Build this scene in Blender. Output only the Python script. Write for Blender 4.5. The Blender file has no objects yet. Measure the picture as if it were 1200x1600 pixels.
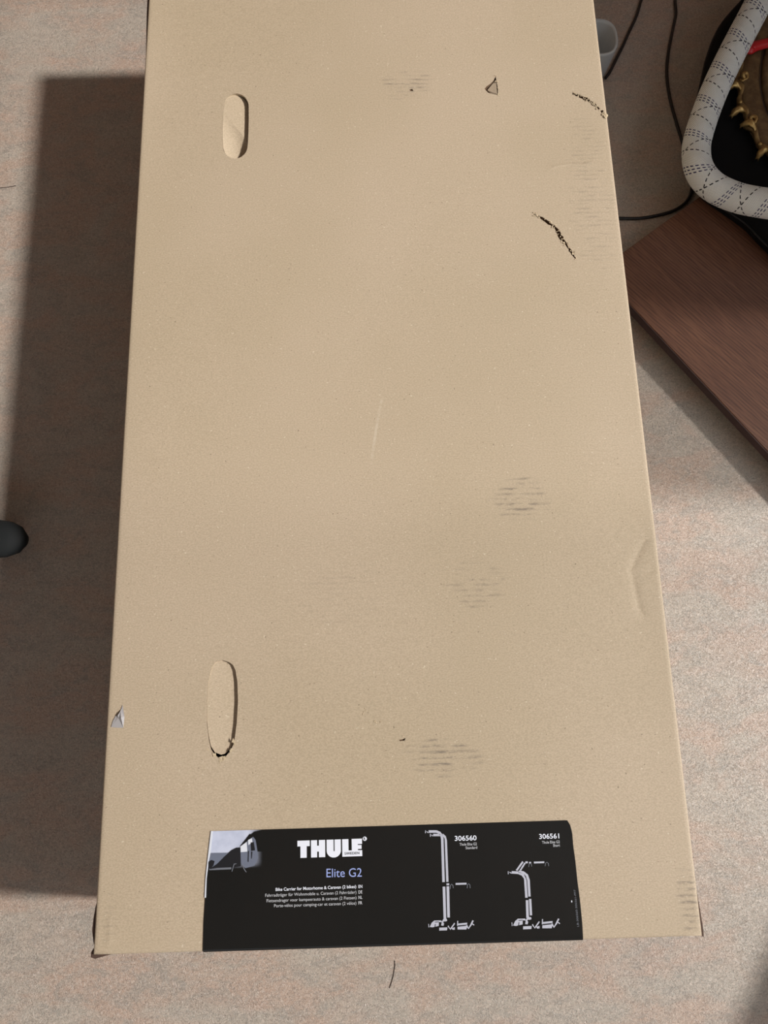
import bpy, bmesh, math, random
from mathutils import Vector, Matrix, Euler
from mathutils.geometry import delaunay_2d_cdt

random.seed(7)
sc = bpy.context.scene
C = sc.collection

# ------------------------------------------------------------------ camera
CAM_ROT = Euler((0.24560631, -0.00351884, -0.02744631), 'XYZ')
CAM_LOC = Vector((0.3271385, 0.26133124, 1.19756616))
cam_data = bpy.data.cameras.new('camera')
cam = bpy.data.objects.new('camera', cam_data)
C.objects.link(cam)
cam_data.sensor_fit = 'HORIZONTAL'
cam_data.sensor_width = 36.0
cam_data.lens = 36.0
cam_data.clip_start = 0.02
cam.location = CAM_LOC
cam.rotation_euler = CAM_ROT
sc.camera = cam

# ------------------------------------------------------------------ light
SUN_DIR = Vector((-0.285, 0.016, -0.25)).normalized()     # the way the light travels
world = bpy.data.worlds.new('sky')
sc.world = world
world.use_nodes = True
bg = world.node_tree.nodes['Background']
bg.inputs['Color'].default_value = (0.86, 0.93, 1.0, 1)
bg.inputs['Strength'].default_value = 1.3
sun_data = bpy.data.lights.new('sun', 'SUN')
sun_data.energy = 3.9
sun_data.angle = math.radians(4.2)
sun_data.color = (1.0, 0.965, 0.92)
sun = bpy.data.objects.new('sun', sun_data)
C.objects.link(sun)
sun.location = (3.0, -0.3, 3.0)
sun.rotation_euler = SUN_DIR.to_track_quat('-Z', 'Y').to_euler()

def portal(name, loc, direction, sx, sy):
    d = bpy.data.lights.new(name, 'AREA')
    d.shape = 'RECTANGLE'
    d.size, d.size_y = sx, sy
    d.cycles.is_portal = True
    o = bpy.data.objects.new(name, d)
    C.objects.link(o)
    o.location = loc
    o.rotation_euler = Vector(direction).to_track_quat('-Z', 'Z').to_euler()

portal('daylight_portal_side', (1.66, 0.48, 1.1), (-1, 0, 0), 2.25, 2.3)
portal('daylight_portal_near', (-0.125, -2.12, 1.5), (0, 1, 0), 2.4, 1.5)

sc.view_settings.view_transform = 'Standard'
sc.view_settings.look = 'None'
sc.view_settings.exposure = 0.0
sc.view_settings.gamma = 1.0
sc.view_settings.use_curve_mapping = False

# ------------------------------------------------------------------ measuring helper: photo pixel + height -> place in the room
_R = CAM_ROT.to_matrix()
def P(px, py, z=0.0):
    d = _R @ Vector(((px - 600) / 1200.0, -(py - 800) / 1200.0, -1.0))
    t = (z - CAM_LOC.z) / d.z
    return CAM_LOC + d * t

# ------------------------------------------------------------------ object helpers
def mesh_obj(name, verts, faces, mat=None, parent=None, smooth=False, loc=None):
    me = bpy.data.meshes.new(name)
    me.from_pydata([tuple(v) for v in verts], [], faces)
    me.update()
    if smooth:
        me.polygons.foreach_set('use_smooth', [True] * len(me.polygons))
    return link(name, me, mat, parent, loc)

def link(name, me, mat=None, parent=None, loc=None):
    o = bpy.data.objects.new(name, me)
    C.objects.link(o)
    if mat is not None and hasattr(me, 'materials'):
        me.materials.append(mat)
    if parent is not None:
        o.parent = parent
    if loc is not None:
        o.location = loc
    return o

def bm_obj(name, bm, mat=None, parent=None, smooth=False, loc=None):
    me = bpy.data.meshes.new(name)
    bmesh.ops.recalc_face_normals(bm, faces=bm.faces)
    bm.to_mesh(me)
    bm.free()
    if smooth:
        me.polygons.foreach_set('use_smooth', [True] * len(me.polygons))
    return link(name, me, mat, parent, loc)

def thing(name, label, cat, loc=(0, 0, 0), group=None):
    o = bpy.data.objects.new(name, None)
    C.objects.link(o)
    o.location = loc
    o.empty_display_size = 0.05
    tag(o, label, cat, group)
    return o

def tag(o, label, cat, group=None):
    o['label'] = label
    o['category'] = cat
    if group:
        o['group'] = group
    return o

def struct(o):
    o['kind'] = 'structure'
    return o

def add_box(bm, x0, x1, y0, y1, z0, z1, m=None):
    vs = [bm.verts.new(v) for v in ((x0, y0, z0), (x1, y0, z0), (x1, y1, z0), (x0, y1, z0),
                                     (x0, y0, z1), (x1, y0, z1), (x1, y1, z1), (x0, y1, z1))]
    if m is not None:
        for v in vs:
            v.co = m @ v.co
    for f in ((0, 3, 2, 1), (4, 5, 6, 7), (0, 1, 5, 4), (1, 2, 6, 5), (2, 3, 7, 6), (3, 0, 4, 7)):
        bm.faces.new([vs[i] for i in f])
    return vs

def spline(pts, n):
    """Catmull-Rom through pts, n samples a span"""
    pts = [Vector(p) for p in pts]
    out = []
    for i in range(len(pts) - 1):
        p0 = pts[max(i - 1, 0)]; p1 = pts[i]; p2 = pts[i + 1]; p3 = pts[min(i + 2, len(pts) - 1)]
        for k in range(n):
            t = k / n
            out.append(0.5 * ((2 * p1) + (p2 - p0) * t + (2 * p0 - 5 * p1 + 4 * p2 - p3) * t * t
                              + (3 * p1 - p0 - 3 * p2 + p3) * t ** 3))
    out.append(pts[-1])
    return out

def tube_mesh(name, path, radius, seg=12, uv_period=None, cap=True):
    path = [Vector(p) for p in path]
    verts, faces, ulist = [], [], []
    n = len(path)
    tang = [(path[min(i + 1, n - 1)] - path[max(i - 1, 0)]).normalized() for i in range(n)]
    up = Vector((0, 0, 1)) if abs(tang[0].z) < 0.9 else Vector((1, 0, 0))
    nrm = (up - tang[0] * up.dot(tang[0])).normalized()
    length = 0
    vs_len = []
    for i in range(n):
        if i:
            length += (path[i] - path[i - 1]).length
            nrm = (nrm - tang[i] * nrm.dot(tang[i])).normalized()
        vs_len.append(length)
        bi = tang[i].cross(nrm)
        r = radius(i / (n - 1)) if callable(radius) else radius
        for k in range(seg):
            a = 2 * math.pi * k / seg
            verts.append(path[i] + (nrm * math.cos(a) + bi * math.sin(a)) * r)
    for i in range(n - 1):
        for k in range(seg):
            k2 = (k + 1) % seg
            faces.append((i * seg + k, i * seg + k2, (i + 1) * seg + k2, (i + 1) * seg + k))
            ulist.append(((k / seg, vs_len[i]), ((k + 1) / seg, vs_len[i]), ((k + 1) / seg, vs_len[i + 1]), (k / seg, vs_len[i + 1])))
    if cap:
        faces.append(tuple(range(seg - 1, -1, -1)))
        faces.append(tuple((n - 1) * seg + k for k in range(seg)))
        ulist.append([(0, 0)] * seg); ulist.append([(0, 0)] * seg)
    me = bpy.data.meshes.new(name)
    me.from_pydata([tuple(v) for v in verts], [], faces)
    if uv_period:
        uv = me.uv_layers.new(name='UVMap')
        i = 0
        for u4 in ulist:
            for u, v in u4:
                uv.data[i].uv = (u, v / uv_period)
                i += 1
    me.polygons.foreach_set('use_smooth', [True] * len(me.polygons))
    me.update()
    return me

# ------------------------------------------------------------------ material helper
class NT:
    def __init__(self, name):
        self.mat = bpy.data.materials.new(name)
        self.mat.use_nodes = True
        self.t = self.mat.node_tree
        self.b = self.t.nodes['Principled BSDF']
    def n(self, kind, **kw):
        nd = self.t.nodes.new(kind)
        for k, v in kw.items():
            if k in nd.inputs:
                self.set(nd.inputs[k], v)
            else:
                setattr(nd, k, v)
        return nd
    def set(self, sock, v):
        if isinstance(v, bpy.types.NodeSocket):
            self.t.links.new(v, sock)
        else:
            sock.default_value = v
    def inp(self, name, v):
        self.set(self.b.inputs[name], v)
    def math(self, op, a, b=0.0, c=0.0, clamp=False):
        nd = self.t.nodes.new('ShaderNodeMath')
        nd.operation = op
        nd.use_clamp = clamp
        for i, v in enumerate((a, b, c)):
            self.set(nd.inputs[i], v)
        return nd.outputs[0]
    def mix(self, f, a, b, mode='MIX'):
        nd = self.t.nodes.new('ShaderNodeMix')
        nd.data_type = 'RGBA'
        nd.blend_type = mode
        self.set(nd.inputs[0], f)
        self.set(nd.inputs[6], a if isinstance(a, bpy.types.NodeSocket) else (*a, 1) if len(a) == 3 else a)
        self.set(nd.inputs[7], b if isinstance(b, bpy.types.NodeSocket) else (*b, 1) if len(b) == 3 else b)
        return nd.outputs[2]
    def ramp(self, f, lo, hi, a=0.0, b=1.0):
        nd = self.t.nodes.new('ShaderNodeMapRange')
        nd.interpolation_type = 'SMOOTHSTEP'
        self.set(nd.inputs[0], f)
        for i, v in enumerate((lo, hi, a, b)):
            self.set(nd.inputs[i + 1], v)
        return nd.outputs[0]
    def coords(self, scale=(1, 1, 1), rot=(0, 0, 0), kind='Object', loc=(0, 0, 0)):
        tc = self.t.nodes.new('ShaderNodeTexCoord')
        mp = self.t.nodes.new('ShaderNodeMapping')
        self.t.links.new(tc.outputs[kind], mp.inputs[0])
        mp.inputs['Scale'].default_value = scale
        mp.inputs['Rotation'].default_value = rot
        mp.inputs['Location'].default_value = loc
        return mp.outputs[0]
    def noise(self, vec, scale, detail=3.0, rough=0.5, dist=0.0):
        nd = self.n('ShaderNodeTexNoise')
        self.t.links.new(vec, nd.inputs['Vector'])
        nd.inputs['Scale'].default_value = scale
        nd.inputs['Detail'].default_value = detail
        nd.inputs['Roughness'].default_value = rough
        nd.inputs['Distortion'].default_value = dist
        return nd.outputs[0]
    def bump(self, h, strength, dist, normal=None):
        nd = self.n('ShaderNodeBump')
        nd.inputs['Strength'].default_value = strength
        nd.inputs['Distance'].default_value = dist
        self.t.links.new(h, nd.inputs['Height'])
        if normal is not None:
            self.t.links.new(normal, nd.inputs['Normal'])
        return nd.outputs[0]

def plain(name, col, rough=0.6, metal=0.0, spec=0.5, noise=0.0, nscale=60.0, bump=0.0):
    m = NT(name)
    if noise:
        v = m.coords()
        f = m.noise(v, nscale, 4)
        m.inp('Base Color', m.mix(f, tuple(c * (1 - noise) for c in col), tuple(min(1, c * (1 + noise)) for c in col)))
        if bump:
            m.inp('Normal', m.bump(f, 0.6, bump))
    else:
        m.inp('Base Color', (*col, 1))
    m.inp('Roughness', rough)
    m.inp('Metallic', metal)
    m.inp('Specular IOR Level', spec)
    return m.mat

# ---- floor: mottled vinyl
def mat_floor():
    m = NT('mottled_vinyl')
    v = m.coords()
    vs = m.coords(scale=(1.0, 1.9, 1.0), rot=(0, 0, math.radians(-50)))
    big = m.noise(vs, 8.0, 3, 0.6, 0.6)
    big2 = m.noise(vs, 10.0, 4, 0.65, 0.5)
    mid = m.noise(vs, 20, 4, 0.7, 0.8)
    clump = m.noise(m.coords(scale=(1.0, 1.5, 1.0), rot=(0, 0, math.radians(-50))), 130, 3, 0.7, 1.6)
    fine = m.noise(v, 300, 3, 0.7, 1.2)
    speck = m.noise(v, 420, 2, 0.6)
    col = m.mix(m.ramp(big, 0.40, 0.60), (0.478, 0.348, 0.272), (0.440, 0.388, 0.326))
    col = m.mix(m.ramp(big2, 0.50, 0.74, 0, 0.6), col, (0.480, 0.336, 0.268))
    col = m.mix(m.ramp(mid, 0.46, 0.64, 0, 0.75), col, (0.345, 0.312, 0.270))
    col = m.mix(m.ramp(clump, 0.47, 0.62, 0, 0.45), col, (0.25, 0.205, 0.17))
    col = m.mix(m.ramp(fine, 0.46, 0.62, 0, 0.6), col, (0.64, 0.535, 0.45))
    col = m.mix(m.ramp(speck, 0.56, 0.68, 0, 0.6), col, (0.19, 0.145, 0.12))
    m.inp('Base Color', col)
    m.inp('Roughness', 0.43)
    m.inp('Specular IOR Level', 0.95)
    worm = m.noise(v, 120, 2, 0.5, 2.5)
    ridge = m.ramp(m.math('ABSOLUTE', m.math('SUBTRACT', worm, 0.5)), 0.0, 0.05)
    m.inp('Normal', m.bump(ridge, 0.45, 0.0016, m.bump(clump, 0.3, 0.0015)))
    return m.mat

# ---- cardboard with scuffs whose shapes are its own
SMUDGES = [  # centre px, half size px, strength
    (636, 133, 45, 24, 0.45), (815, 778, 48, 40, 0.55), (745, 912, 50, 48, 0.32), (690, 1183, 64, 34, 0.62),
    (1074, 1402, 24, 66, 0.6), (925, 300, 40, 170, 0.22), (172, 1440, 14, 45, 0.22), (545, 930, 90, 60, 0.10),
]
def mat_cardboard(marks):
    m = NT('cardboard_marked' if marks else 'cardboard')
    v = m.coords()
    big = m.noise(v, 3.2, 3, 0.5)
    fib = m.noise(m.coords(scale=(1.0, 1.5, 1)), 420, 3, 0.7)
    speck = m.noise(v, 330, 1.5, 0.5)
    col = m.mix(m.ramp(big, 0.3, 0.7), (0.485, 0.390, 0.272), (0.525, 0.422, 0.306))
    col = m.mix(m.ramp(fib, 0.35, 0.65), m.mix(1.0, col, (0.90, 0.89, 0.87), 'MULTIPLY'), m.mix(1.0, col, (1.09, 1.09, 1.09), 'MULTIPLY'))
    col = m.mix(m.ramp(speck, 0.715, 0.76, 0, 0.5), col, (0.80, 0.72, 0.56))
    speck2 = m.noise(m.coords(loc=(3.1, 7.7, 0)), 300, 1.5, 0.5)
    col = m.mix(m.ramp(speck2, 0.725, 0.77, 0, 0.6), col, (0.12, 0.085, 0.05))
    sep = m.n('ShaderNodeSeparateXYZ')
    m.t.links.new(v, sep.inputs[0])
    X, Y = sep.outputs[0], sep.outputs[1]
    wob = m.noise(v, 18, 2)
    flute = m.math('SINE', m.math('ADD', m.math('MULTIPLY', Y, 2 * math.pi / 0.0068), m.math('MULTIPLY', wob, 0.8)))
    if marks:
        grain = m.noise(m.coords(scale=(0.25, 1, 1)), 210, 3, 0.7)
        rag = m.noise(m.coords(scale=(1, 2.2, 1)), 34, 3, 0.6)
        total = None
        for px, py, rx, ry, s in SMUDGES:
            c = P(px, py, 0.25); cx = P(px + rx, py, 0.25); cy = P(px, py + ry, 0.25)
            ax = abs(cx.x - c.x); ay = abs(cy.y - c.y)
            dx = m.math('DIVIDE', m.math('SUBTRACT', X, c.x), ax)
            dy = m.math('DIVIDE', m.math('SUBTRACT', Y, c.y), ay)
            r2 = m.math('ADD', m.math('MULTIPLY', dx, dx), m.math('MULTIPLY', dy, dy))
            r2 = m.math('ADD', r2, m.math('MULTIPLY', m.math('SUBTRACT', rag, 0.5), 2.6))
            k = m.ramp(r2, 1.1, 0.0, 0, s * 1.15)
            total = k if total is None else m.math('MAXIMUM', total, k)
        line = m.ramp(flute, -0.5, 1.0)
        amt = m.math('MULTIPLY', total, m.math('MULTIPLY', m.math('ADD', m.math('MULTIPLY', line, 0.85), 0.12), m.ramp(grain, 0.40, 0.66)), clamp=True)
        col = m.mix(amt, col, (0.11, 0.095, 0.085))
        # pale scratch rubbed across the middle
        a = P(597, 622, 0.25); b = P(579, 740, 0.25)
        t = m.math('DIVIDE', m.math('SUBTRACT', Y, b.y), a.y - b.y)
        bow = m.math('MULTIPLY', m.math('MULTIPLY', t, m.math('SUBTRACT', 1.0, t)), -0.006)
        xl = m.math('ADD', m.math('MULTIPLY_ADD', t, a.x - b.x, b.x), bow)
        dist = m.math('ABSOLUTE', m.math('SUBTRACT', X, xl))
        s = m.math('MULTIPLY', m.ramp(dist, 0.0026, 0.0008), m.math('MULTIPLY', m.ramp(t, 0.0, 0.35), m.ramp(t, 1.02, 0.95)))
        col = m.mix(m.math('MULTIPLY', m.math('MULTIPLY', s, m.ramp(grain, 0.3, 0.6)), 0.42), col, (0.68, 0.60, 0.47))
    m.inp('Base Color', col)
    m.inp('Roughness', 0.62)
    m.inp('Specular IOR Level', 0.35)
    m.inp('Normal', m.bump(flute, 0.10, 0.0004, m.bump(fib, 0.18, 0.0006)))
    return m.mat

# ---- woven hose cover with dashed tracer threads
def mat_hose():
    m = NT('woven_hose_cover')
    tc = m.n('ShaderNodeTexCoord')
    sep = m.n('ShaderNodeSeparateXYZ')
    m.t.links.new(tc.outputs['UV'], sep.inputs[0])
    U, V = sep.outputs[0], sep.outputs[1]
    def frac(x):
        return m.math('FRACT', x)
    def line(phase, off, w):
        ph = frac(m.math('ADD', phase, off))
        return m.ramp(m.math('ABSOLUTE', m.math('SUBTRACT', ph, 0.5)), w, w * 0.55)
    A = m.math('ADD', V, U)
    B = m.math('SUBTRACT', V, U)
    dash = m.ramp(frac(m.math('MULTIPLY', U, 17)), 0.36, 0.44)
    dash2 = m.ramp(frac(m.math('MULTIPLY', U, 19)), 0.36, 0.44)
    black = m.math('MAXIMUM', line(A, 0.0, 0.019), line(B, 0.36, 0.019))
    black = m.math('MULTIPLY', black, dash)
    navy = m.math('MAXIMUM', m.math('MAXIMUM', line(A, 0.5, 0.018), line(A, 0.575, 0.018)), line(A, 0.425, 0.018))
    navy = m.math('MULTIPLY', navy, dash2)
    # knit: rows of fine holes
    k1 = m.math('SINE', m.math('MULTIPLY', V, 2 * math.pi * 22))
    k2 = m.math('SINE', m.math('MULTIPLY', U, 2 * math.pi * 46))
    knit = m.math('MULTIPLY', k1, k2)
    col = m.mix(m.ramp(knit, 0.1, 0.9), (0.88, 0.88, 0.84), (0.36, 0.36, 0.34))
    big = m.noise(tc.outputs['UV'], 3.0, 3)
    col = m.mix(m.ramp(big, 0.35, 0.75, 0, 0.25), col, (0.56, 0.55, 0.51))
    col = m.mix(navy, col, (0.035, 0.035, 0.11))
    col = m.mix(black, col, (0.015, 0.015, 0.018))
    m.inp('Base Color', col)
    m.inp('Roughness', 0.85)
    m.inp('Normal', m.bump(knit, 0.5, 0.0006))
    return m.mat

def mat_wood():
    m = NT('brown_wood_grain')
    tilt = (0, 0, math.radians(-7))
    g = m.noise(m.coords(scale=(2.0, 46, 10), rot=tilt), 5.0, 4, 0.6)
    g2 = m.noise(m.coords(scale=(1.6, 22, 5), rot=tilt), 3.0, 3, 0.5)
    wv = m.coords(rot=tilt)
    sep = m.n('ShaderNodeSeparateXYZ')
    m.t.links.new(wv, sep.inputs[0])
    lines = m.math('SINE', m.math('ADD', m.math('MULTIPLY', sep.outputs[1], 2 * math.pi / 0.0052), m.math('MULTIPLY', m.noise(m.coords(scale=(3, 26, 5), rot=tilt), 3.0, 3), 9.0)))
    brk = m.noise(m.coords(scale=(22, 300, 40), rot=tilt), 1.0, 2, 0.6)
    col = m.mix(m.ramp(g2, 0.3, 0.7), (0.150, 0.064, 0.035), (0.19, 0.085, 0.046))
    col = m.mix(m.ramp(g, 0.45, 0.62, 0, 0.5), col, (0.095, 0.037, 0.022))
    col = m.mix(m.math('MULTIPLY', m.ramp(lines, -0.2, 0.9, 0, 0.75), m.ramp(brk, 0.3, 0.6)), col, (0.072, 0.027, 0.017))
    m.inp('Base Color', col)
    m.inp('Roughness', 0.5)
    m.inp('Normal', m.bump(g, 0.15, 0.0008))
    return m.mat

def mat_gilt(name, hi, lo, metal, rough):
    m = NT(name)
    v = m.coords()
    f = m.noise(v, 70, 5, 0.65)
    m.inp('Base Color', m.mix(m.ramp(f, 0.35, 0.65), lo, hi))
    m.inp('Metallic', metal)
    m.inp('Roughness', rough)
    m.inp('Normal', m.bump(f, 0.4, 0.0015))
    return m.mat

def mat_label():
    """black glossy print; upper left corner carries a printed picture: sky fading out to black"""
    m = NT('black_label_print')
    v = m.coords()
    sep = m.n('ShaderNodeSeparateXYZ')
    m.t.links.new(v, sep.inputs[0])
    X, Y = sep.outputs[0], sep.outputs[1]
    x0 = P(330, 1297, 0.25).x
    fade = m.ramp(X, P(412, 1297, 0.25).x, P(385, 1297, 0.25).x)
    yb = P(340, 1352, 0.25).y
    fy = m.ramp(Y, yb - 0.004, yb + 0.004)
    n = m.noise(v, 60, 4, 0.6)
    sky = m.mix(m.ramp(n, 0.3, 0.75), (0.62, 0.66, 0.80), (0.50, 0.54, 0.68))
    blk = m.mix(m.noise(v, 9, 3), (0.0085, 0.009, 0.0085), (0.013, 0.0115, 0.0105))
    col = m.mix(m.math('MULTIPLY', fade, fy), blk, sky)
    m.inp('Base Color', col)
    m.inp('Roughness', 0.30)
    m.inp('Specular IOR Level', 0.3)
    m.inp('Normal', m.bump(m.noise(m.coords(scale=(1, 0.35, 1)), 40, 3), 0.12, 0.002))
    return m.mat

def mat_cup():
    m = NT('frosted_plastic')
    m.inp('Base Color', (0.72, 0.74, 0.75, 1))
    m.inp('Roughness', 0.35)
    m.inp('Transmission Weight', 0.4)
    m.inp('IOR', 1.2)
    return m.mat

def mat_tape():
    m = NT('clear_tape')
    m.inp('Base Color', (0.42, 0.40, 0.40, 1))
    m.inp('Roughness', 0.14)
    m.inp('Specular IOR Level', 0.9)
    return m.mat

def mat_pane(name='window_pane', tint=(1, 1, 1)):
    m = NT(name)
    t = m.t
    tr = t.nodes.new('ShaderNodeBsdfTransparent')
    tr.inputs[0].default_value = (*tint, 1)
    gl = t.nodes.new('ShaderNodeBsdfGlossy')
    gl.inputs['Roughness'].default_value = 0.02
    mx = t.nodes.new('ShaderNodeMixShader')
    mx.inputs[0].default_value = 0.06
    t.links.new(tr.outputs[0], mx.inputs[1])
    t.links.new(gl.outputs[0], mx.inputs[2])
    t.links.new(mx.outputs[0], t.nodes['Material Output'].inputs[0])
    return m.mat

M = dict(
    floor=mat_floor(), card=mat_cardboard(True), card_plain=mat_cardboard(False), hose=mat_hose(), wood=mat_wood(),
    wood_edge=plain('dark_wood_edge', (0.045, 0.022, 0.022), 0.5, noise=0.25),
    edge_dark=plain('raw_edge_gap_shade', (0.085, 0.05, 0.036), 0.9, noise=0.4, nscale=500),  # raw edge with the darkness of a shadow gap in its colour
    torn=plain('torn_board', (0.17, 0.105, 0.06), 0.9, noise=0.45, nscale=500),
    flake=plain('torn_paper', (0.60, 0.48, 0.32), 0.9, noise=0.2, nscale=400),
    label=mat_label(), label_edge=plain('label_white_edge', (0.75, 0.78, 0.85), 0.4),
    white_ink=plain('white_ink', (0.86, 0.89, 0.98), 0.4), soft_ink=plain('soft_white_ink', (0.62, 0.63, 0.66), 0.4),
    blue_ink=plain('pale_blue_ink', (0.36, 0.44, 0.82), 0.4), black_ink=plain('black_ink', (0.010, 0.010, 0.0095), 0.3, spec=0.3),
    grey_ink=plain('grey_ink', (0.52, 0.53, 0.61), 0.4), dim_ink=plain('dim_grey_ink', (0.17, 0.18, 0.21), 0.4),
    hill_ink=plain('dark_grey_ink', (0.018, 0.018, 0.021), 0.3, spec=0.3), sea_ink=plain('sea_grey_ink', (0.16, 0.18, 0.24), 0.4),
    tape=mat_tape(), cup=mat_cup(),
    cable=plain('black_cable', (0.016, 0.013, 0.012), 0.5),
    black=plain('black_cloth', (0.0045, 0.0045, 0.005), 0.8, spec=0.15, noise=0.3, nscale=300),
    piping=plain('black_piping', (0.008, 0.008, 0.009), 0.45, spec=0.3),
    stool=plain('black_plastic', (0.011, 0.013, 0.014), 0.65, spec=0.3),
    gold=mat_gilt('worn_gold', (0.62, 0.42, 0.16), (0.34, 0.20, 0.07), 0.75, 0.36),
    rim_gold=mat_gilt('dull_gold', (0.40, 0.26, 0.10), (0.20, 0.12, 0.05), 0.55, 0.42),
    bronze=mat_gilt('bronzed_wood', (0.20, 0.125, 0.055), (0.12, 0.07, 0.032), 0.25, 0.5),
    bronze_dark=plain('dark_bronze', (0.06, 0.034, 0.022), 0.5),
    mirror=plain('dark_picture', (0.035, 0.02, 0.045), 0.25),
    red=plain('red_plastic', (0.55, 0.02, 0.025), 0.25),
    wall=plain('warm_wall_paint', (0.62, 0.42, 0.30), 0.9, noise=0.04),
    ceil=plain('ceiling_paint', (0.62, 0.56, 0.50), 0.9),
    frame=plain('white_frame_paint', (0.75, 0.74, 0.70), 0.45), pane=mat_pane(), tint=mat_pane('sun_dimmer_tint', (0.66, 0.65, 0.64)),
    hair=plain('dark_hair', (0.03, 0.015, 0.012), 0.5),
)

# ================================================================== the room
XL, XR, YN, YF, ZC = -2.3, 1.52, -2.0, 2.5, 2.45
bm = bmesh.new(); add_box(bm, XL - .15, XR + .15, YN - .15, YF + .15, -0.08, 0.0)
struct(bm_obj('floor', bm, M['floor']))
bm = bmesh.new(); add_box(bm, XL - .15, XR + .15, YN - .15, YF + .15, ZC, ZC + 0.1)
struct(bm_obj('ceiling', bm, M['ceil']))
bm = bmesh.new(); add_box(bm, XL - .12, XL, YN, YF, 0, ZC)
struct(bm_obj('wall_left', bm, M['wall']))
bm = bmesh.new(); add_box(bm, XL - .12, XR + .12, YF, YF + .12, 0, ZC)
struct(bm_obj('wall_back', bm, M['wall']))
# right wall: unseen, openings shaped for the shade pattern; balcony door gap (y -0.6..0.43) running into a window with a sill at 0.85 m (y 0.43..1.7)
bm = bmesh.new()
add_box(bm, XR, XR + .12, YN, -0.62, 0, ZC)
add_box(bm, XR, XR + .12, 1.58, YF, 0, ZC)
add_box(bm, XR, XR + .12, -0.62, 0.75, 2.22, ZC)
add_box(bm, XR, XR + .12, 0.75, 1.58, 1.85, ZC)
add_box(bm, XR, XR + .12, 0.84, 1.58, 0, 0.83)
add_box(bm, XR, XR + .12, 0.53, 0.84, 0, 0.05)
struct(bm_obj('wall_right', bm, M['wall']))
bm = bmesh.new(); add_box(bm, XR + .05, XR + .058, 0.53, 0.84, 0.05, 0.83)
struct(bm_obj('sun_dimmer_pane', bm, M['tint']))           # unseen tinted pane, added to let partial sun onto the floor
# near wall with a window behind the viewer
bm = bmesh.new()
add_box(bm, XL - .12, -1.3, YN - .12, YN, 0, ZC)
add_box(bm, 1.05, XR + .12, YN - .12, YN, 0, ZC)
add_box(bm, -1.3, 1.05, YN - .12, YN, 0, 0.8)
add_box(bm, -1.3, 1.05, YN - .12, YN, 2.2, ZC)
struct(bm_obj('wall_front', bm, M['wall']))
bm = bmesh.new()
add_box(bm, XR + .03, XR + .09, 1.555, 1.58, 0.83, 1.85); add_box(bm, XR + .03, XR + .09, 0.53, 1.555, 0.83, 0.85); add_box(bm, XR + .03, XR + .09, -0.60, 0.75, 2.19, 2.22)
add_box(bm, XR + .03, XR + .09, -0.62, -0.60, 0, 2.22)
struct(bm_obj('window_1', bm, M['frame']))
bm = bmesh.new()
for a in ((-1.3, -1.25, 0.8, 2.2), (1.0, 1.05, 0.8, 2.2), (-1.25, 1.0, 0.8, 0.85), (-1.25, 1.0, 2.15, 2.2), (-0.14, -0.10, 0.85, 2.15)):
    add_box(bm, a[0], a[1], YN - .09, YN - .03, a[2], a[3])
struct(bm_obj('window_2', bm, M['frame']))
bm = bmesh.new(); add_box(bm, XR - .04, XR + .01, 0.53, 1.58, 0.83, 0.845)
struct(bm_obj('trim_1', bm, M['frame']))
# unseen balcony door leaf, added so its bottom rail shades the near right corner
ang = math.atan2(-0.85, -0.53)
dm = Matrix.Translation((XR - .01, 0.435, 0)) @ Matrix.Rotation(ang, 4, 'Z')
bm = bmesh.new()
add_box(bm, 0, 0.80, -.015, .015, 0.01, 0.26, dm)
add_box(bm, 0, 0.80, -.015, .015, 2.1, 2.16, dm)
leaf = struct(bm_obj('corner_shade_leaf', bm, M['frame']))
bm = bmesh.new(); add_box(bm, 0.0, 0.80, -.004, .004, 0.26, 2.1, dm)
bm_obj('pane', bm, M['pane'], leaf)
bm = bmesh.new(); add_box(bm, XL, XL + .015, YN, YF, 0, 0.07)
struct(bm_obj('baseboard_left', bm, M['frame']))
bm = bmesh.new(); add_box(bm, XL + .015, XR, YF - .015, YF, 0, 0.07)
struct(bm_obj('baseboard_back', bm, M['frame']))

# ================================================================== the cardboard box
W, L, H, RAD = 0.68, 1.406, 0.25, 0.0028
box = thing('cardboard_box', 'large brown cardboard shipping box lying flat, with a black product label', 'box', (0, 0, 0))

def dist_poly(p, poly):
    best = 9.0
    for a, b in zip(poly[:-1], poly[1:]):
        ab = b - a
        t = max(0, min(1, (p - a).dot(ab) / ab.length_squared))
        best = min(best, (p - (a + ab * t)).length)
    return best

def px2(pts, z=H):
    return [Vector(P(x, y, z)[:2]) for x, y in pts]

CREASES = [  # polyline px, depth, width
    (px2([(1008, 843), (996, 868), (987, 890), (992, 915), (998, 945), (1004, 962)]), 0.0007, 0.0045),
    (px2([(868, 260), (890, 257), (915, 258)]), -0.0006, 0.0018),
    (px2([(1020, 892), (1008, 896), (998, 900)]), 0.0003, 0.003),
    (px2([(172, 1435), (171, 1470), (168, 1488)]), -0.0003, 0.0025),
]
def warp(x, y):
    return 0.0007 * math.sin(5.1 * x + 1.0) * math.sin(3.3 * y + 0.4) + 0.0004 * math.sin(11 * x - 7 * y)

def z_top(x, y):
    d = max(0.0, min(x, W - x, y, L - y))
    z = H
    if d < RAD:
        z = H - RAD + math.sqrt(max(0, RAD * RAD - (RAD - d) ** 2))
    edge = min(1.0, d / 0.03)
    z += warp(x, y) * edge
    p = Vector((x, y))
    for poly, dep, wid in CREASES:
        dd = dist_poly(p, poly)
        if dd < wid * 3:
            z -= dep * math.exp(-(dd / wid) ** 2)
    return z

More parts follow.
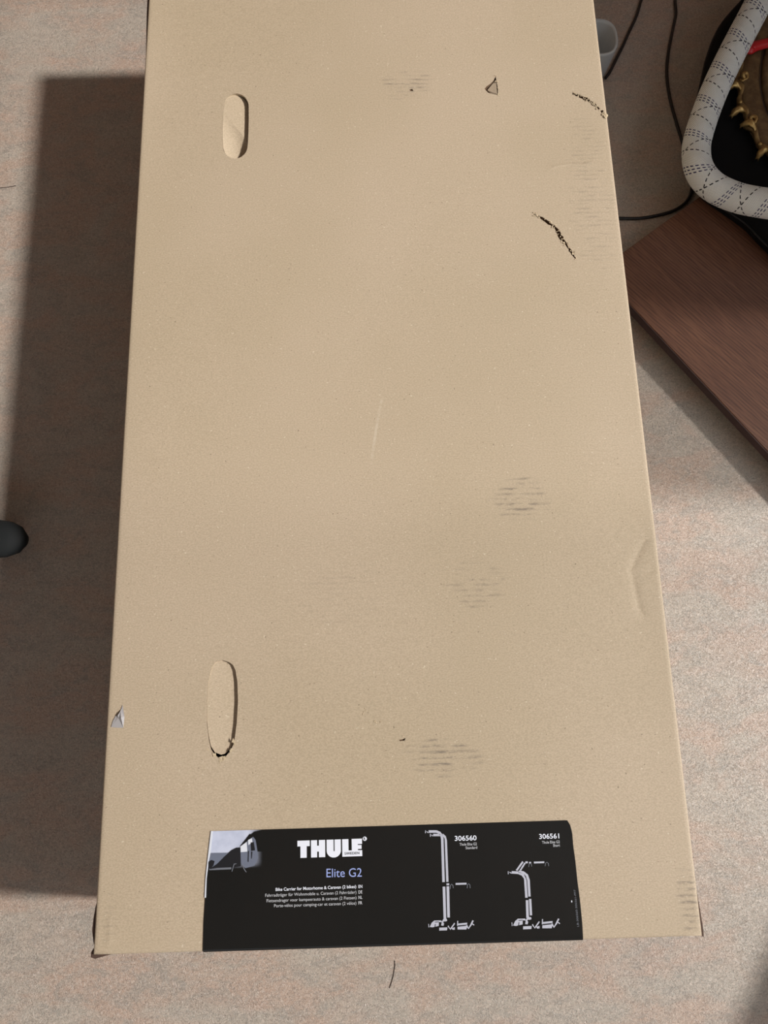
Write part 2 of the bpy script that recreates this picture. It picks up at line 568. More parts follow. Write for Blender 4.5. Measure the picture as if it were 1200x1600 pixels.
HOLE_FAR = []
for k in range(15):
    a = math.pi * k / 14
    HOLE_FAR.append((369.2 + 19.3 * math.cos(a), 166 - 20.5 * math.sin(a)))
HOLE_FAR += [(348.6, 175), (347.6, 195), (347.3, 212), (347.8, 224)]
for k in range(1, 14):
    a = math.pi + math.pi * k / 14
    HOLE_FAR.append((367.4 + 19.6 * math.cos(a), 227 - 20.5 * math.sin(a)))
HOLE_FAR += [(387.4, 222), (388.2, 205), (388.6, 185)]
HOLE_NEAR = [(363.6, 1038.5), (358, 1034.5), (348, 1031.5), (337.5, 1034), (331, 1042), (328, 1055), (325, 1069), (323.5, 1100), (323, 1129),
             (325.6, 1154), (329, 1171), (335, 1181), (345, 1185), (352, 1183), (361, 1172), (366, 1160), (370, 1130), (372, 1095), (371, 1065), (368, 1047)]

def gash(pts, w0):
    c = px2(pts)
    left, right = [], []
    n = len(c)
    for i, p in enumerate(c):
        t = (c[min(i + 1, n - 1)] - c[max(i - 1, 0)]).normalized()
        nn = Vector((-t.y, t.x))
        w = w0 * math.sin(math.pi * (0.08 + 0.84 * i / (n - 1))) ** 0.6 * random.uniform(0.55, 1.25)
        left.append(p + nn * w * random.uniform(0.6, 1.2)); right.append(p - nn * w * random.uniform(0.6, 1.2))
    return left + right[::-1], c

def densify(pts, k):
    out = []
    for a, b in zip(pts[:-1], pts[1:]):
        for i in range(k):
            t = i / k
            out.append((a[0] + (b[0] - a[0]) * t + random.uniform(-.5, .5), a[1] + (b[1] - a[1]) * t + random.uniform(-.5, .5)))
    out.append(pts[-1])
    return out

G1 = densify([(834, 335), (846, 340), (858, 349), (868, 356), (875, 368), (883, 380), (889, 389), (894, 397), (899, 404)], 3)
G2 = densify([(894, 147), (904, 149), (913, 154), (923, 159), (931, 165), (936, 171)], 3)
gash1, gl1 = gash(G1, 0.0029)
gash2, gl2 = gash(G2, 0.0027)
gash3 = px2([(938, 173), (942, 172), (944, 175), (945, 180), (941, 179)])
punct = px2([(757, 139), (760, 135), (766, 131), (771, 126), (774.5, 119), (776, 128), (778, 138), (778, 148), (770, 147), (763, 145)])
nick1 = px2([(640, 140), (644, 139), (646, 142), (641, 142.5)])
nick2 = px2([(623, 1156), (629, 1155), (634, 1153), (632, 1157), (625, 1158)])
hole_far, hole_near = px2(HOLE_FAR), px2(HOLE_NEAR)
HOLES = [hole_far, hole_near, gash1, gash2, gash3, punct, nick1, nick2]

def inside(p, poly):
    c = False
    j = len(poly) - 1
    for i in range(len(poly)):
        a, b = poly[i], poly[j]
        if (a.y > p.y) != (b.y > p.y) and p.x < (b.x - a.x) * (p.y - a.y) / (b.y - a.y) + a.x:
            c = not c
        j = i
    return c

def edge_line(t0, t1, n):
    return [t0 + (t1 - t0) * i / n for i in range(n + 1)]

pts2, edges2 = [], []
def addp(x, y):
    pts2.append(Vector((x, y)))
    return len(pts2) - 1
ring_d = (0.0, 0.0004, 0.0012, RAD, 0.006)
for d in ring_d:
    ring = []
    n = 60
    for x in edge_line(d, W - d, 34)[:-1]: ring.append((x, d))
    for y in edge_line(d, L - d, 68)[:-1]: ring.append((W - d, y))
    for x in edge_line(W - d, d, 34)[:-1]: ring.append((x, L - d))
    for y in edge_line(L - d, d, 68)[:-1]: ring.append((d, y))
    ids = [addp(*q) for q in ring]
    if d == 0.0:
        border_n = len(ids)
    edges2 += [(ids[i], ids[(i + 1) % len(ids)]) for i in range(len(ids))]
for i in range(1, 34):
    for j in range(1, 68):
        x, y = W * i / 34, L * j / 68
        if min(x, y, W - x, L - y) > 0.009 and not any(inside(Vector((x, y)), h) for h in HOLES):
            addp(x, y)
hole_ids = []
for h in HOLES:
    ids = [addp(p.x, p.y) for p in h]
    hole_ids.append(ids)
    edges2 += [(ids[i], ids[(i + 1) % len(ids)]) for i in range(len(ids))]
for poly, dep, wid in CREASES:
    for a, b in zip(poly[:-1], poly[1:]):
        nseg = max(2, int((b - a).length / 0.003))
        t = (b - a).normalized(); nn = Vector((-t.y, t.x))
        for k in range(nseg):
            c = a + (b - a) * k / nseg
            for o in (-2.4, -1.5, -0.8, -0.35, 0, 0.35, 0.8, 1.5, 2.4):
                q = c + nn * wid * o
                if 0.007 < q.x < W - 0.007 and 0.007 < q.y < L - 0.007:
                    addp(q.x, q.y)
res = delaunay_2d_cdt(pts2, edges2, [], 0, 1e-6)
rv, rf = res[0], res[2]
verts = [Vector((p.x, p.y, z_top(p.x, p.y))) for p in rv]
faces = []
for f in rf:
    c = sum((rv[i] for i in f), Vector((0, 0))) / len(f)
    if not any(inside(c, h) for h in HOLES):
        faces.append(tuple(f))
# rims of the cut-outs: down through the 4 mm of corrugated board
top_me = mesh_obj('top_panel', verts, faces, M['card'], box, smooth=True)
def rim(name, poly, depth, mat, bottom=True):
    n = len(poly)
    vs = [Vector((p.x, p.y, z_top(p.x, p.y))) for p in poly] + [Vector((p.x, p.y, H - depth)) for p in poly]
    fs = [(i, (i + 1) % n, n + (i + 1) % n, n + i) for i in range(n)]
    if bottom:
        fs.append(tuple(n + i for i in range(n)))
    return mesh_obj(name, vs, fs, mat, box)
rim('handle_rim', hole_far, 0.0045, M['card_plain'], False)
rim('handle_rim', hole_near, 0.0045, M['card_plain'], False)
for poly in (gash1, gash2):
    g = rim('tear', poly, 0.0048, M['torn']); g['label'] = 'jagged tear in the board'
rim('tear', gash3, 0.006, M['torn'])
rim('puncture', punct, 0.006, M['torn'])
rim('nick', nick1, 0.0015, M['torn']); rim('nick', nick2, 0.0015, M['torn'])

# side walls and bottom
zt = H - RAD
bm = bmesh.new()
b4 = [bm.verts.new(v) for v in ((0, 0, 0), (W, 0, 0), (W, L, 0), (0, L, 0), (0, 0, zt), (W, 0, zt), (W, L, zt), (0, L, zt))]
for f in ((0, 3, 2, 1), (0, 1, 5, 4), (1, 2, 6, 5), (2, 3, 7, 6), (3, 0, 4, 7)):
    bm.faces.new([b4[i] for i in f])
bm_obj('body', bm, M['card_plain'], box)

# hand-hole flaps, pushed in and hinged on the left side
def flap(poly, drop, end_gap, mat, crease=None):
    xs = [p.x for p in poly]; ys = [p.y for p in poly]
    x0 = min(xs); yc = (min(ys) + max(ys)) / 2
    cx = (min(xs) + max(xs)) / 2
    inner = [Vector((x0 + (p.x - x0) * 0.985 + 0.0002, max(ys) + (p.y - max(ys)) * end_gap)) for p in poly]
    grid = [Vector(p) for p in inner]
    n = len(inner)
    e = [(i, (i + 1) % n) for i in range(n)]
    for i in range(1, 14):
        for j in range(1, 24):
            q = Vector((x0 + (max(xs) - x0) * i / 14, min(ys) + (max(ys) - min(ys)) * j / 24))
            if inside(q, inner):
                grid.append(q)
    if crease:
        for k in range(9):
            grid.append(crease[0] + (crease[1] - crease[0]) * (0.06 + 0.88 * k / 8))
            if k: e.append((len(grid) - 2, len(grid) - 1))
    r = delaunay_2d_cdt(grid, e, [], 0, 1e-6)
    vs = [Vector((p.x, p.y, H - 0.0004 - drop(p.x - x0, p.y))) for p in r[0]]
    fs = []
    for f in r[2]:
        c = sum((r[0][i] for i in f), Vector((0, 0))) / len(f)
        if inside(c, inner):
            fs.append(tuple(f))
    nv = len(vs)
    allv = vs + [v - Vector((0, 0, 0.0035)) for v in vs]
    allf = fs + [tuple(nv + i for i in reversed(f)) for f in fs]
    cnt = {}
    for f in fs:
        for a, b in zip(f, f[1:] + f[:1]):
            cnt[(a, b)] = 1
    for (a, b) in list(cnt):
        if (b, a) not in cnt:
            allf.append((b, a, nv + a, nv + b))
    return mesh_obj('handle_flap', allv, allf, mat, box)
c1 = Vector(P(348, 173, H)[:2]); c2 = Vector(P(378, 207, H)[:2])
cd = (c2 - c1).normalized(); cn = Vector((cd.y, -cd.x))          # side away from the crease, toward the viewer
if cn.y > 0: cn = -cn
def drop_far(d, y, x0=min(p.x for p in hole_far)):
    s = (Vector((x0 + d, y)) - c1).dot(cn)
    return 0.20 * d + max(0.0, s) * 0.36 * min(1, d / 0.025)
def drop_near(d, y):
    return 0.115 * d
flap(hole_far, drop_far, 0.985, M['card_plain'], (c1, c2))
flap(hole_near, drop_near, 0.965, M['card_plain'])

# ragged paper along the tears
def flakes(name, line, n, spread, size, lift):
    vs, fs = [], []
    for i in range(n):
        p = random.choice(line)
        a = random.uniform(0, 2 * math.pi)
        c = p + Vector((math.cos(a), math.sin(a))) * spread * random.uniform(0.5, 1.2)
        b = len(vs)
        for k in range(3):
            aa = a + k * 2.1 + random.uniform(-.5, .5)
            q = c + Vector((math.cos(aa), math.sin(aa))) * size * random.uniform(0.4, 1.2)
            vs.append(Vector((q.x, q.y, z_top(min(max(q.x, 0), W), q.y) + random.uniform(0.0001, lift))))
        fs.append((b, b + 1, b + 2))
    o = mesh_obj(name, vs, fs, M['flake'], box)
    o['kind'] = 'stuff'
    return o
flakes('torn_paper', gl1, 60, 0.0030, 0.0018, 0.0018)
flakes('torn_paper', gl2, 44, 0.0030, 0.0018, 0.0018)
flakes('torn_paper', px2([(943, 178), (945, 181), (947, 180)]), 22, 0.003, 0.0028, 0.002)
# punched-in triangle hanging in the puncture
a, b, c = [P(x, y, H) for x, y in ((762, 138), (775, 124), (777, 147))]
q = P(769, 145, H)
vs = [a - Vector((0, 0, .0035)), b - Vector((0, 0, .0005)), c + Vector((0, 0, .0002)), q - Vector((0, 0, .003))]
mesh_obj('torn_tab', vs + [v - Vector((0, 0, .0012)) for v in vs], [(0, 1, 2), (0, 2, 3), (6, 5, 4), (7, 6, 4), (0, 3, 7, 4), (1, 0, 4, 5), (2, 1, 5, 6), (3, 2, 6, 7)], M['card_plain'], box)
flakes('torn_paper', px2([(774.5, 119), (776, 128), (778, 138), (778, 148)]), 16, 0.0012, 0.0016, 0.0015)
flakes('torn_paper', px2(HOLE_NEAR[10:16]), 16, 0.002, 0.0032, 0.0012)
flakes('torn_paper', px2([(571, 1113), (590, 1127), (628, 1155)]), 10, 0.004, 0.0014, 0.001)

# side flap standing proud of the corners: raw board edge, colour darkened for the shadow gap
def corner_strip(name, pts, mat):
    """pts: list of (outer point, inner point) at the box edge, with height"""
    vs, fs = [], []
    for o, i, z in pts:
        vs += [Vector((o[0], o[1], z)), Vector((i[0], i[1], z)), Vector((o[0], o[1], z - 0.02)), Vector((i[0], i[1], z - 0.02))]
    for k in range(len(pts) - 1):
        b = 4 * k
        fs += [(b, b + 1, b + 5, b + 4), (b + 2, b + 6, b + 7, b + 3), (b, b + 4, b + 6, b + 2), (b + 1, b + 3, b + 7, b + 5)]
    fs += [(0, 2, 3, 1), (4 * len(pts) - 4, 4 * len(pts) - 3, 4 * len(pts) - 1, 4 * len(pts) - 2)]
    return mesh_obj(name, vs, fs, mat, box)
zc = H - 0.004
corner_strip('edge_flap', [((-.0008, .052), (.001, .052), zc), ((-.0030, .038), (.001, .038), zc), ((-.0040, .025), (.001, .025), zc), ((-.0022, .016), (.001, .016), zc), ((-.0010, .010), (.001, .010), zc)], M['edge_dark'])
corner_strip('edge_flap', [((-.0012, .006), (.001, .006), zc), ((-.0036, .002), (.001, .002), zc), ((-.0036, -.003), (.003, -.001), zc), ((.0015, -.0045), (.004, .0005), zc), ((.012, -.002), (.012, .0005), zc), ((.020, -.0003), (.020, .0005), zc)], M['edge_dark'])
corner_strip('edge_flap', [((W + .0004, .05), (W - .001, .05), zc), ((W + .0018, .03), (W - .001, .03), zc), ((W + .0028, .012), (W - .001, .012), zc), ((W + .0030, .003), (W - .001, .003), zc), ((W + .0026, -.002), (W - .001, .0), zc)], M['edge_dark'])
corner_strip('edge_flap', [((-.0002, 1.20), (.001, 1.20), zc), ((-.0016, 1.25), (.001, 1.25), zc), ((-.0030, 1.30), (.001, 1.30), zc), ((-.0036, 1.40), (.001, 1.40), zc)], M['edge_dark'])

# scrap of clear tape
tri = [(192, 1101), (190, 1108), (186, 1114), (181, 1119), (177, 1126), (174, 1136), (184, 1137), (193, 1137), (195, 1120)]
tp = px2(tri)
cen = sum(tp, Vector((0, 0))) / len(tp)
vs = [Vector((p.x, p.y, H + 0.0010)) for p in tp]
fs = []
ring1 = []
for k, p in enumerate(tp):
    q = cen + (p - cen) * 0.55
    vs.append(Vector((q.x, q.y, H + random.choice((0.0012, 0.0042)))))
vs.append(Vector((cen.x, cen.y, H + 0.0018)))
n = len(tp)
for k in range(n):
    fs.append((k, (k + 1) % n, n + (k + 1) % n, n + k)); fs.append((n + k, n + (k + 1) % n, 2 * n))
t = mesh_obj('tape_scrap', vs, fs, M['tape'], box); t['label'] = 'torn scrap of shiny clear tape'

# ------------------------------------------------------------------ the label, folded over the near edge
LEFT = px2([(330, 1297), (327, 1330), (324, 1355), (321, 1400), (318.5, 1440), (317, 1484)])
RIGHT = px2([(889, 1283), (894, 1300), (895.5, 1320), (899, 1345), (902, 1375), (906, 1405), (909.5, 1440), (911, 1468)])
def edge_x(poly, y):
    if y >= poly[0].y: return poly[0].x
    for a, b in zip(poly[:-1], poly[1:]):
        if b.y <= y <= a.y:
            return a.x + (b.x - a.x) * (a.y - y) / (a.y - b.y)
    return poly[-1].x
ytop = (LEFT[0].y + RIGHT[0].y) / 2
e = 0.0007
prof = []
for k in range(26):
    y = ytop + (RAD - ytop) * k / 25
    prof.append((y, None))
for k in range(1, 9):
    a = math.pi / 2 * k / 8
    prof.append((RAD - (RAD + e) * math.sin(a), H - RAD + (RAD + e) * math.cos(a)))
prof.append((-e, H - 0.07))
NX = 44
def label_mesh(name, lift, grow, mat, parent):
    vs, fs = [], []
    for y, z in prof:
        xa, xb = edge_x(LEFT, max(y, 0)) - grow, edge_x(RIGHT, max(y, 0))
        if y > ytop - 0.002:
            xa += 0.002; xb -= 0.002
        for i in range(NX + 1):
            x = xa + (xb - xa) * i / NX
            zz = z if z is not None else z_top(x, max(y, RAD)) + lift
            vs.append(Vector((x, y, zz)))
    for r in range(len(prof) - 1):
        for i in range(NX):
            fs.append((r * (NX + 1) + i, (r + 1) * (NX + 1) + i, (r + 1) * (NX + 1) + i + 1, r * (NX + 1) + i + 1))
    return mesh_obj(name, vs, fs, mat, parent, smooth=True)
label = label_mesh('label_sticker', e, 0.0, M['label'], box)
label['label'] = 'black printed product label'
ZL = 0.0011        # print lies a hair above the label

def zl(x, y):
    return z_top(x, max(y, RAD)) + ZL

def poly_print(name, polys, mat, lift=0.0, parent=None):
    """flat printed shapes given as lists of photo points on the lid"""
    if len(polys) > 1:
        for poly in polys:
            poly_print(name, [poly], mat, lift, parent)
        return
    vs, fs = [], []
    for poly in polys:
        q = px2(poly)
        b = len(vs)
        vs += [Vector((p.x, p.y, zl(p.x, p.y) + lift)) for p in q]
        fs.append(tuple(range(b, b + len(q))))
    me = bpy.data.meshes.new(name)
    me.from_pydata([tuple(v) for v in vs], [], fs)
    bm = bmesh.new(); bm.from_mesh(me)
    bmesh.ops.triangulate(bm, faces=bm.faces)
    for f in bm.faces:
        if f.normal.z < 0: f.normal_flip()
    bm.to_mesh(me); bm.free()
    return link(name, me, mat, parent or label)

def text_print(name, body, a, b, cap, mat, bold=0.0, lift=0.0, vertical=False, parent=None):
    """text whose baseline runs from photo point a to b, cap = capital height in photo pixels"""
    cu = bpy.data.curves.new(name, 'FONT')
    cu.body = body
    cu.offset = bold
    cu.resolution_u = 4
    tmp = bpy.data.objects.new(name, cu)
    C.objects.link(tmp)
    bpy.context.view_layer.update()
    dg = bpy.context.evaluated_depsgraph_get()
    me = bpy.data.meshes.new_from_object(tmp.evaluated_get(dg))
    bpy.data.objects.remove(tmp)
    xs = [v.co.x for v in me.vertices]
    x0, x1 = min(xs), max(xs)
    A = Vector(P(a[0], a[1], H)[:2]); B = Vector(P(b[0], b[1], H)[:2])
    ax = (B - A) / (x1 - x0)
    up = Vector((-ax.y, ax.x)).normalized()
    mid = ((a[0] + b[0]) / 2, (a[1] + b[1]) / 2)
    if vertical:
        hm = (Vector(P(mid[0] + cap, mid[1], H)[:2]) - Vector(P(*mid, H)[:2])).length
    else:
        hm = (Vector(P(mid[0], mid[1] - cap, H)[:2]) - Vector(P(*mid, H)[:2])).length
    sy = hm / 0.70
    for v in me.vertices:
        p = A + ax * (v.co.x - x0) + up * (v.co.y * sy)
        v.co = (p.x, p.y, zl(p.x, p.y) + lift)
    me.materials.clear()
    return link(name, me, mat, parent or label)

# logo: letters drawn on a 0..1000 x 0..285 grid taken from the print
LA, LB, LC = (464.9, 1313.3), (565.6, 1309.9), (464.9, 1340.2)
lA, lB, lC = [Vector(P(*q, H)[:2]) for q in (LA, LB, LC)]
def logo(name, polys, mat, lift=0.0):
    if len(polys) > 1:
        for poly in polys:
            logo(name, [poly], mat, lift)
        return
    vs, fs = [], []
    for poly in polys:
        b = len(vs)
        for u, v in poly:
            p = lA + (lB - lA) * (u / 970.0) + (lC - lA) * (v / 258.0)
            vs.append(Vector((p.x, p.y, zl(p.x, p.y) + lift)))
        fs.append(tuple(range(b, b + len(poly))))
    me = bpy.data.meshes.new(name)
    me.from_pydata([tuple(v) for v in vs], [], fs)
    bm = bmesh.new(); bm.from_mesh(me); bmesh.ops.triangulate(bm, faces=bm.faces)
    for f in bm.faces:
        if f.normal.z < 0: f.normal_flip()
    bm.to_mesh(me); bm.free()
    return link(name, me, mat, label)
U = [(438, 0), (542, 0), (542, 165)]
U += [(550 - 8 * math.cos(t), 165 + 12 * math.sin(t)) for t in (0.6, 1.2, 1.57, 1.94, 2.54)]
U += [(558, 165), (558, 0), (652, 0), (652, 165)]
U += [(545 + 107 * math.cos(t), 165 + 105 * math.sin(t)) for t in [math.pi * k / 14 for k in range(1, 14)]]
U += [(438, 165)]
logo('logo_letter', [
    [(0, 0), (185, 0), (185, 86), (140, 86), (140, 258), (46, 258), (46, 86), (0, 86)],
    [(205, 0), (296, 0), (296, 84), (322, 84), (322, 0), (416, 0), (416, 258), (322, 258), (322, 172), (296, 172), (296, 258), (205, 258)],
    U,
    [(672, 0), (766, 0), (766, 172), (815, 172), (815, 0), (970, 0), (970, 80), (906, 80), (906, 94), (962, 94), (962, 154), (906, 154), (906, 172), (970, 172), (970, 262), (672, 262)],
], M['white_ink'])
text_print('logo_subtitle', 'SWEDEN', (538.6, 1335.2), (561.6, 1334.2), 4.0, M['black_ink'], 0.0, 0.0003)
ring = [(570 + 3.2 * math.cos(t), 1310.1 + 3.4 * math.sin(t)) for t in [2 * math.pi * k / 18 for k in range(18)]]
poly_print('registered_mark', [ring], M['white_ink'])
text_print('registered_letter', 'R', (568.7, 1312.0), (571.3, 1311.9), 4.0, M['black_ink'], 0.02, 0.0003)
text_print('product_name', 'Elite G2', (510.2, 1370.2), (565.4, 1369.3), 13.6, M['blue_ink'], 0.0)
LN = [('Bike Carrier for Motorhome & Caravan (2 bikes)', (431, 1391.6), (556.6, 1387.0), 'EN', 1387.0, True),
      ('Fahrradträger für Wohnmobile u. Caravan (2 Fahrräder)', (414.8, 1400.8), (556.8, 1395.8), 'DE', 1395.6, False),
      ('Fietsendrager voor kampeerauto & caravan (2 Fietsen)', (417, 1409.2), (557, 1404.4), 'NL', 1404.0, False),
      ('Porte-vélos pour camping-car et caravan (2 vélos)', (428.5, 1417), (556.8, 1412.8), 'FR', 1412.5, False)]
for body, a, b, code, y2, bold in LN:
    text_print('description_text', body, a, b, 4.9, M['white_ink'] if bold else M['soft_ink'], 0.014 if bold else 0.0)
    text_print('language_code', code, (560.2, y2 + 0.2), (566.2, y2 - 0.1), 4.9, M['soft_ink'] if not bold else M['white_ink'], 0.012)
text_print('article_number', '306560', (710.5, 1313.6), (744.6, 1312.6), 7.6, M['white_ink'], 0.014)
text_print('article_name', 'Thule Elite G2', (718, 1321.2), (745, 1320.4), 4.2, M['soft_ink'], 0.006)
text_print('article_version', 'Standard', (727.5, 1326.6), (745.6, 1326.0), 4.2, M['soft_ink'], 0.006)
text_print('article_number', '306561', (842.5, 1310.6), (873.8, 1309.7), 7.6, M['white_ink'], 0.014)
text_print('article_name', 'Thule Elite G2', (847, 1318.2), (874.6, 1317.2), 4.2, M['soft_ink'], 0.006)
text_print('article_version', 'Short', (864.2, 1323), (875, 1322.6), 4.2, M['soft_ink'], 0.006)
text_print('print_code', 'LB-306560-306561-PP7', (904.3, 1447.5), (899.2, 1390), 3.0, M['dim_ink'], 0.004, vertical=True)
# printed picture: white margin, sea, hill, motorhome side
poly_print('label_margin', [[(330.2, 1298), (333.5, 1298), (330, 1330), (327, 1345), (323.6, 1372), (322.6, 1402), (320.2, 1402), (321.8, 1372), (324.6, 1345), (327, 1325)]], M['label_edge'], 0.0002)
poly_print('printed_sea', [[(328, 1332.4), (358, 1332), (352, 1338), (340, 1350), (330, 1357), (326, 1357)]], M['sea_ink'], 0.0001)
poly_print('printed_hill', [[(328, 1357), (340, 1349), (352, 1337), (362, 1328), (370, 1324), (376, 1323.6), (377, 1353), (360, 1356)]], M['hill_ink'], 0.0002)
poly_print('printed_hill', [[(326, 1346), (331, 1343), (336, 1345), (334, 1352), (330, 1356), (326, 1357)]], M['hill_ink'], 0.0002)
poly_print('printed_wall', [[(376, 1322), (396, 1307), (401, 1313), (404, 1340), (398, 1352), (384, 1356), (377, 1350)]], M['sea_ink'], 0.0002)
poly_print('printed_window', [[(376.2, 1322), (386, 1315), (387, 1330), (376.6, 1331)], [(388, 1312), (394, 1309), (395, 1316), (388.5, 1320)]], M['label_edge'], 0.0003)
poly_print('printed_roof', [[(375.6, 1322), (391, 1302.5), (393, 1303), (398, 1299), (412, 1296.5), (420, 1296), (420, 1330), (403, 1330), (400, 1312), (396, 1306.5), (377, 1321.5)]], M['black_ink'], 0.0003)
poly_print('printed_shade', [[(392, 1316), (397, 1315), (399, 1328), (393, 1329)], [(388, 1329), (389.6, 1329), (389, 1346), (387.6, 1346)], [(393, 1330), (395, 1330), (394, 1341), (393, 1341)]], M['hill_ink'], 0.0004)
poly_print('printed_ground', [[(327, 1357.6), (340, 1355.6), (362, 1354.6), (362, 1357.6), (340, 1358.6), (328, 1359)]], M['dim_ink'], 0.0003)
poly_print('printed_chairs', [[(362.4, 1361), (365, 1352), (366, 1349), (370, 1348.4), (370, 1349.4), (366.8, 1350), (365, 1356), (363.4, 1361.4)],
                              [(377, 1350), (380, 1351), (383, 1357.6), (386, 1362), (384.8, 1362.4), (381.6, 1358), (379, 1352)]], M['dim_ink'], 0.0004)

def strips(name, segs, mat, lift=0.0):
    for pts, w in segs:
        n = len(pts)
        l, r = [], []
        for i, p in enumerate(pts):
            a = Vector(pts[max(i - 1, 0)]); b = Vector(pts[min(i + 1, n - 1)])
            t = (b - a).normalized()
            nn = Vector((-t.y, t.x)) * w / 2
            l.append((p[0] + nn.x, p[1] + nn.y)); r.append((p[0] - nn.x, p[1] - nn.y))
        poly_print(name, [l + r[::-1]], mat, lift)

def zoomed(pts, ox, oy, s):
    return [(ox + x / s, oy + y / s) for x, y in pts]
def carrier(ox, oy, s, tall):
    Z = lambda pts: zoomed(pts, ox, oy, s)
    if tall:
        strips('printed_pole', [
            (Z([(165, 160), (270, 160), (310, 178), (335, 210), (345, 260), (362, 825)]), 4.0),
            (Z([(225, 206), (320, 206)]), 3.6),
            (Z([(345, 200), (378, 228), (392, 280), (412, 822)]), 3.5),
            (Z([(367, 885), (380, 1320)]), 4.2), (Z([(418, 880), (428, 1290)]), 4.2),
        ], M['grey_ink'])
        strips('printed_pole_seam', [(Z([(372, 250), (388, 825)]), 0.9), (Z([(392, 885), (408, 1310)]), 0.9)], M['black_ink'], 0.0002)
        strips('printed_bracket', [(Z([(124, 145), (124, 182)]), 1.2), (Z([(140, 158), (160, 178)]), 1.2), (Z([(188, 190), (188, 228)]), 1.2), (Z([(200, 204), (222, 220)]), 1.2),
                                  (Z([(400, 855), (436, 853)]), 3.0), (Z([(520, 850), (664, 846)]), 2.8)], M['grey_ink'])
        strips('printed_bracket', [(Z([(446, 918), (452, 870), (468, 850), (484, 868), (490, 905)]), 1.0), (Z([(672, 905), (676, 862), (692, 846), (708, 862), (712, 905)]), 1.0)], M['dim_ink'])
        oy2, ox2 = 0, 0
    else:
        strips('printed_pole', [
            (Z([(155, 662), (235, 668), (290, 690), (325, 740), (340, 980)]), 4.0),
            (Z([(240, 655), (300, 665), (345, 700), (365, 760), (376, 965)]), 4.0),
            (Z([(215, 640), (295, 530)]), 2.8), (Z([(262, 640), (322, 545)]), 2.4),
            (Z([(348, 1010), (355, 1230)]), 4.4), (Z([(385, 995), (396, 1200)]), 3.6),
        ], M['grey_ink'])
        strips('printed_pole_seam', [(Z([(315, 690), (345, 760), (360, 970)]), 0.8), (Z([(367, 1000), (374, 1210)]), 0.8)], M['black_ink'], 0.0002)
        strips('printed_bracket', [(Z([(112, 650), (112, 686)]), 1.2), (Z([(128, 660), (155, 676)]), 1.4), (Z([(325, 540), (356, 537)]), 3.0), (Z([(372, 542), (398, 542)]), 2.4),
                                  (Z([(432, 541), (562, 537)]), 2.8)], M['grey_ink'])
        strips('printed_bracket', [(Z([(368, 595), (372, 560), (386, 548), (400, 560), (405, 590)]), 0.9), (Z([(572, 585), (580, 545), (596, 535), (612, 550), (618, 585)]), 0.9)], M['dim_ink'])
    # the rail unit at the foot
    dx, dy = (0, 0) if tall else (-8, -88)
    F = lambda pts: zoomed([(x + dx, y + dy) for x, y in pts], ox, oy, s)
    poly_print('printed_rail', [
        F([(180, 1415), (205, 1360), (240, 1330), (330, 1328), (340, 1352), (300, 1350), (300, 1400), (215, 1420)]),
        F([(305, 1425), (412, 1420), (408, 1458), (305, 1462)]),
        F([(540, 1372), (672, 1358), (672, 1386), (545, 1396)]), F([(545, 1412), (676, 1398), (662, 1448), (545, 1448)]),
        F([(340, 1340), (360, 1310), (405, 1310), (410, 1335), (380, 1345), (370, 1370), (360, 1400), (330, 1395)]),
        F([(468, 1430), (520, 1415), (520, 1450), (480, 1452)]),
    ], M['grey_ink'])
    strips('printed_rail_arm', [(F([(420, 1400), (450, 1445), (510, 1365)]), 2.2), (F([(548, 1335), (545, 1400)]), 1.6), (F([(660, 1385), (690, 1435), (720, 1390), (750, 1330)]), 2.4),
                               (F([(735, 1370), (765, 1392)]), 1.6), (F([(165, 1375), (168, 1420)]), 1.0)], M['grey_ink'])
    strips('printed_rail_shade', [(F([(250, 1352), (300, 1348)]), 0.9), (F([(255, 1375), (250, 1420)]), 0.8), (F([(368, 1345), (410, 1410)]), 2.6), (F([(415, 1300), (440, 1345)]), 2.2), (F([(520, 1350), (520, 1455)]), 1.8), (F([(560, 1398), (670, 1388)]), 0.8)], M['black_ink'], 0.0003)
carrier(650, 1280, 8.42, True)
carrier(780, 1280, 8.0, False)
poly_print('scuff', [[(892, 1407), (893.4, 1406.4), (894, 1409), (892.6, 1410)]], M['label_edge'], 0.0002)

# ================================================================== wooden board beside the box
ZB0, ZB1 = 0.022, 0.042
pa, pb = P(983, 474, ZB1), P(1200, 706, ZB1)
ua = (pb - pa).normalized()                    # along the near edge, going away to the right
ub = Vector((-ua.y, ua.x, 0))
if ub.x < 0: ub = -ub                          # across, to the far right
pc = P(1040, 346, ZB1)
u0 = (pc - pa).dot(ua)
corner = pa + ua * u0
brd = thing('wooden_board', 'brown wood grain board lying beside the right side of the cardboard box', 'board', (corner.x, corner.y, 0))
brd.rotation_euler = (0, 0, math.atan2(ua.y, ua.x))
sgn = 1 if Vector((-ua.y, ua.x, 0)).dot(ub) > 0 else -1
def beveled_box(name, x0, x1, y0, y1, z0, z1, mat, parent, bev=0.0015, seg=2):
    bm = bmesh.new(); add_box(bm, x0, x1, y0, y1, z0, z1)
    bmesh.ops.bevel(bm, geom=list(bm.edges), offset=bev, segments=seg, affect='EDGES')
    return bm_obj(name, bm, mat, parent)
BL, BW = 0.70, 0.42
ya, yb2 = (0, BW) if sgn > 0 else (-BW, 0)
beveled_box('board', 0, BL, ya, yb2, ZB0 + 0.002, ZB1, M['wood'], brd, 0.001)
e1 = 0.0012
bm = bmesh.new(); add_box(bm, 0.0, BL, (ya - e1) if sgn > 0 else (yb2 - e1 * 0), (ya + e1 * 0) if sgn > 0 else (yb2 + e1), ZB0 + 0.002, ZB1 - 0.0012)
bm_obj('edge_band', bm, M['wood_edge'], brd)
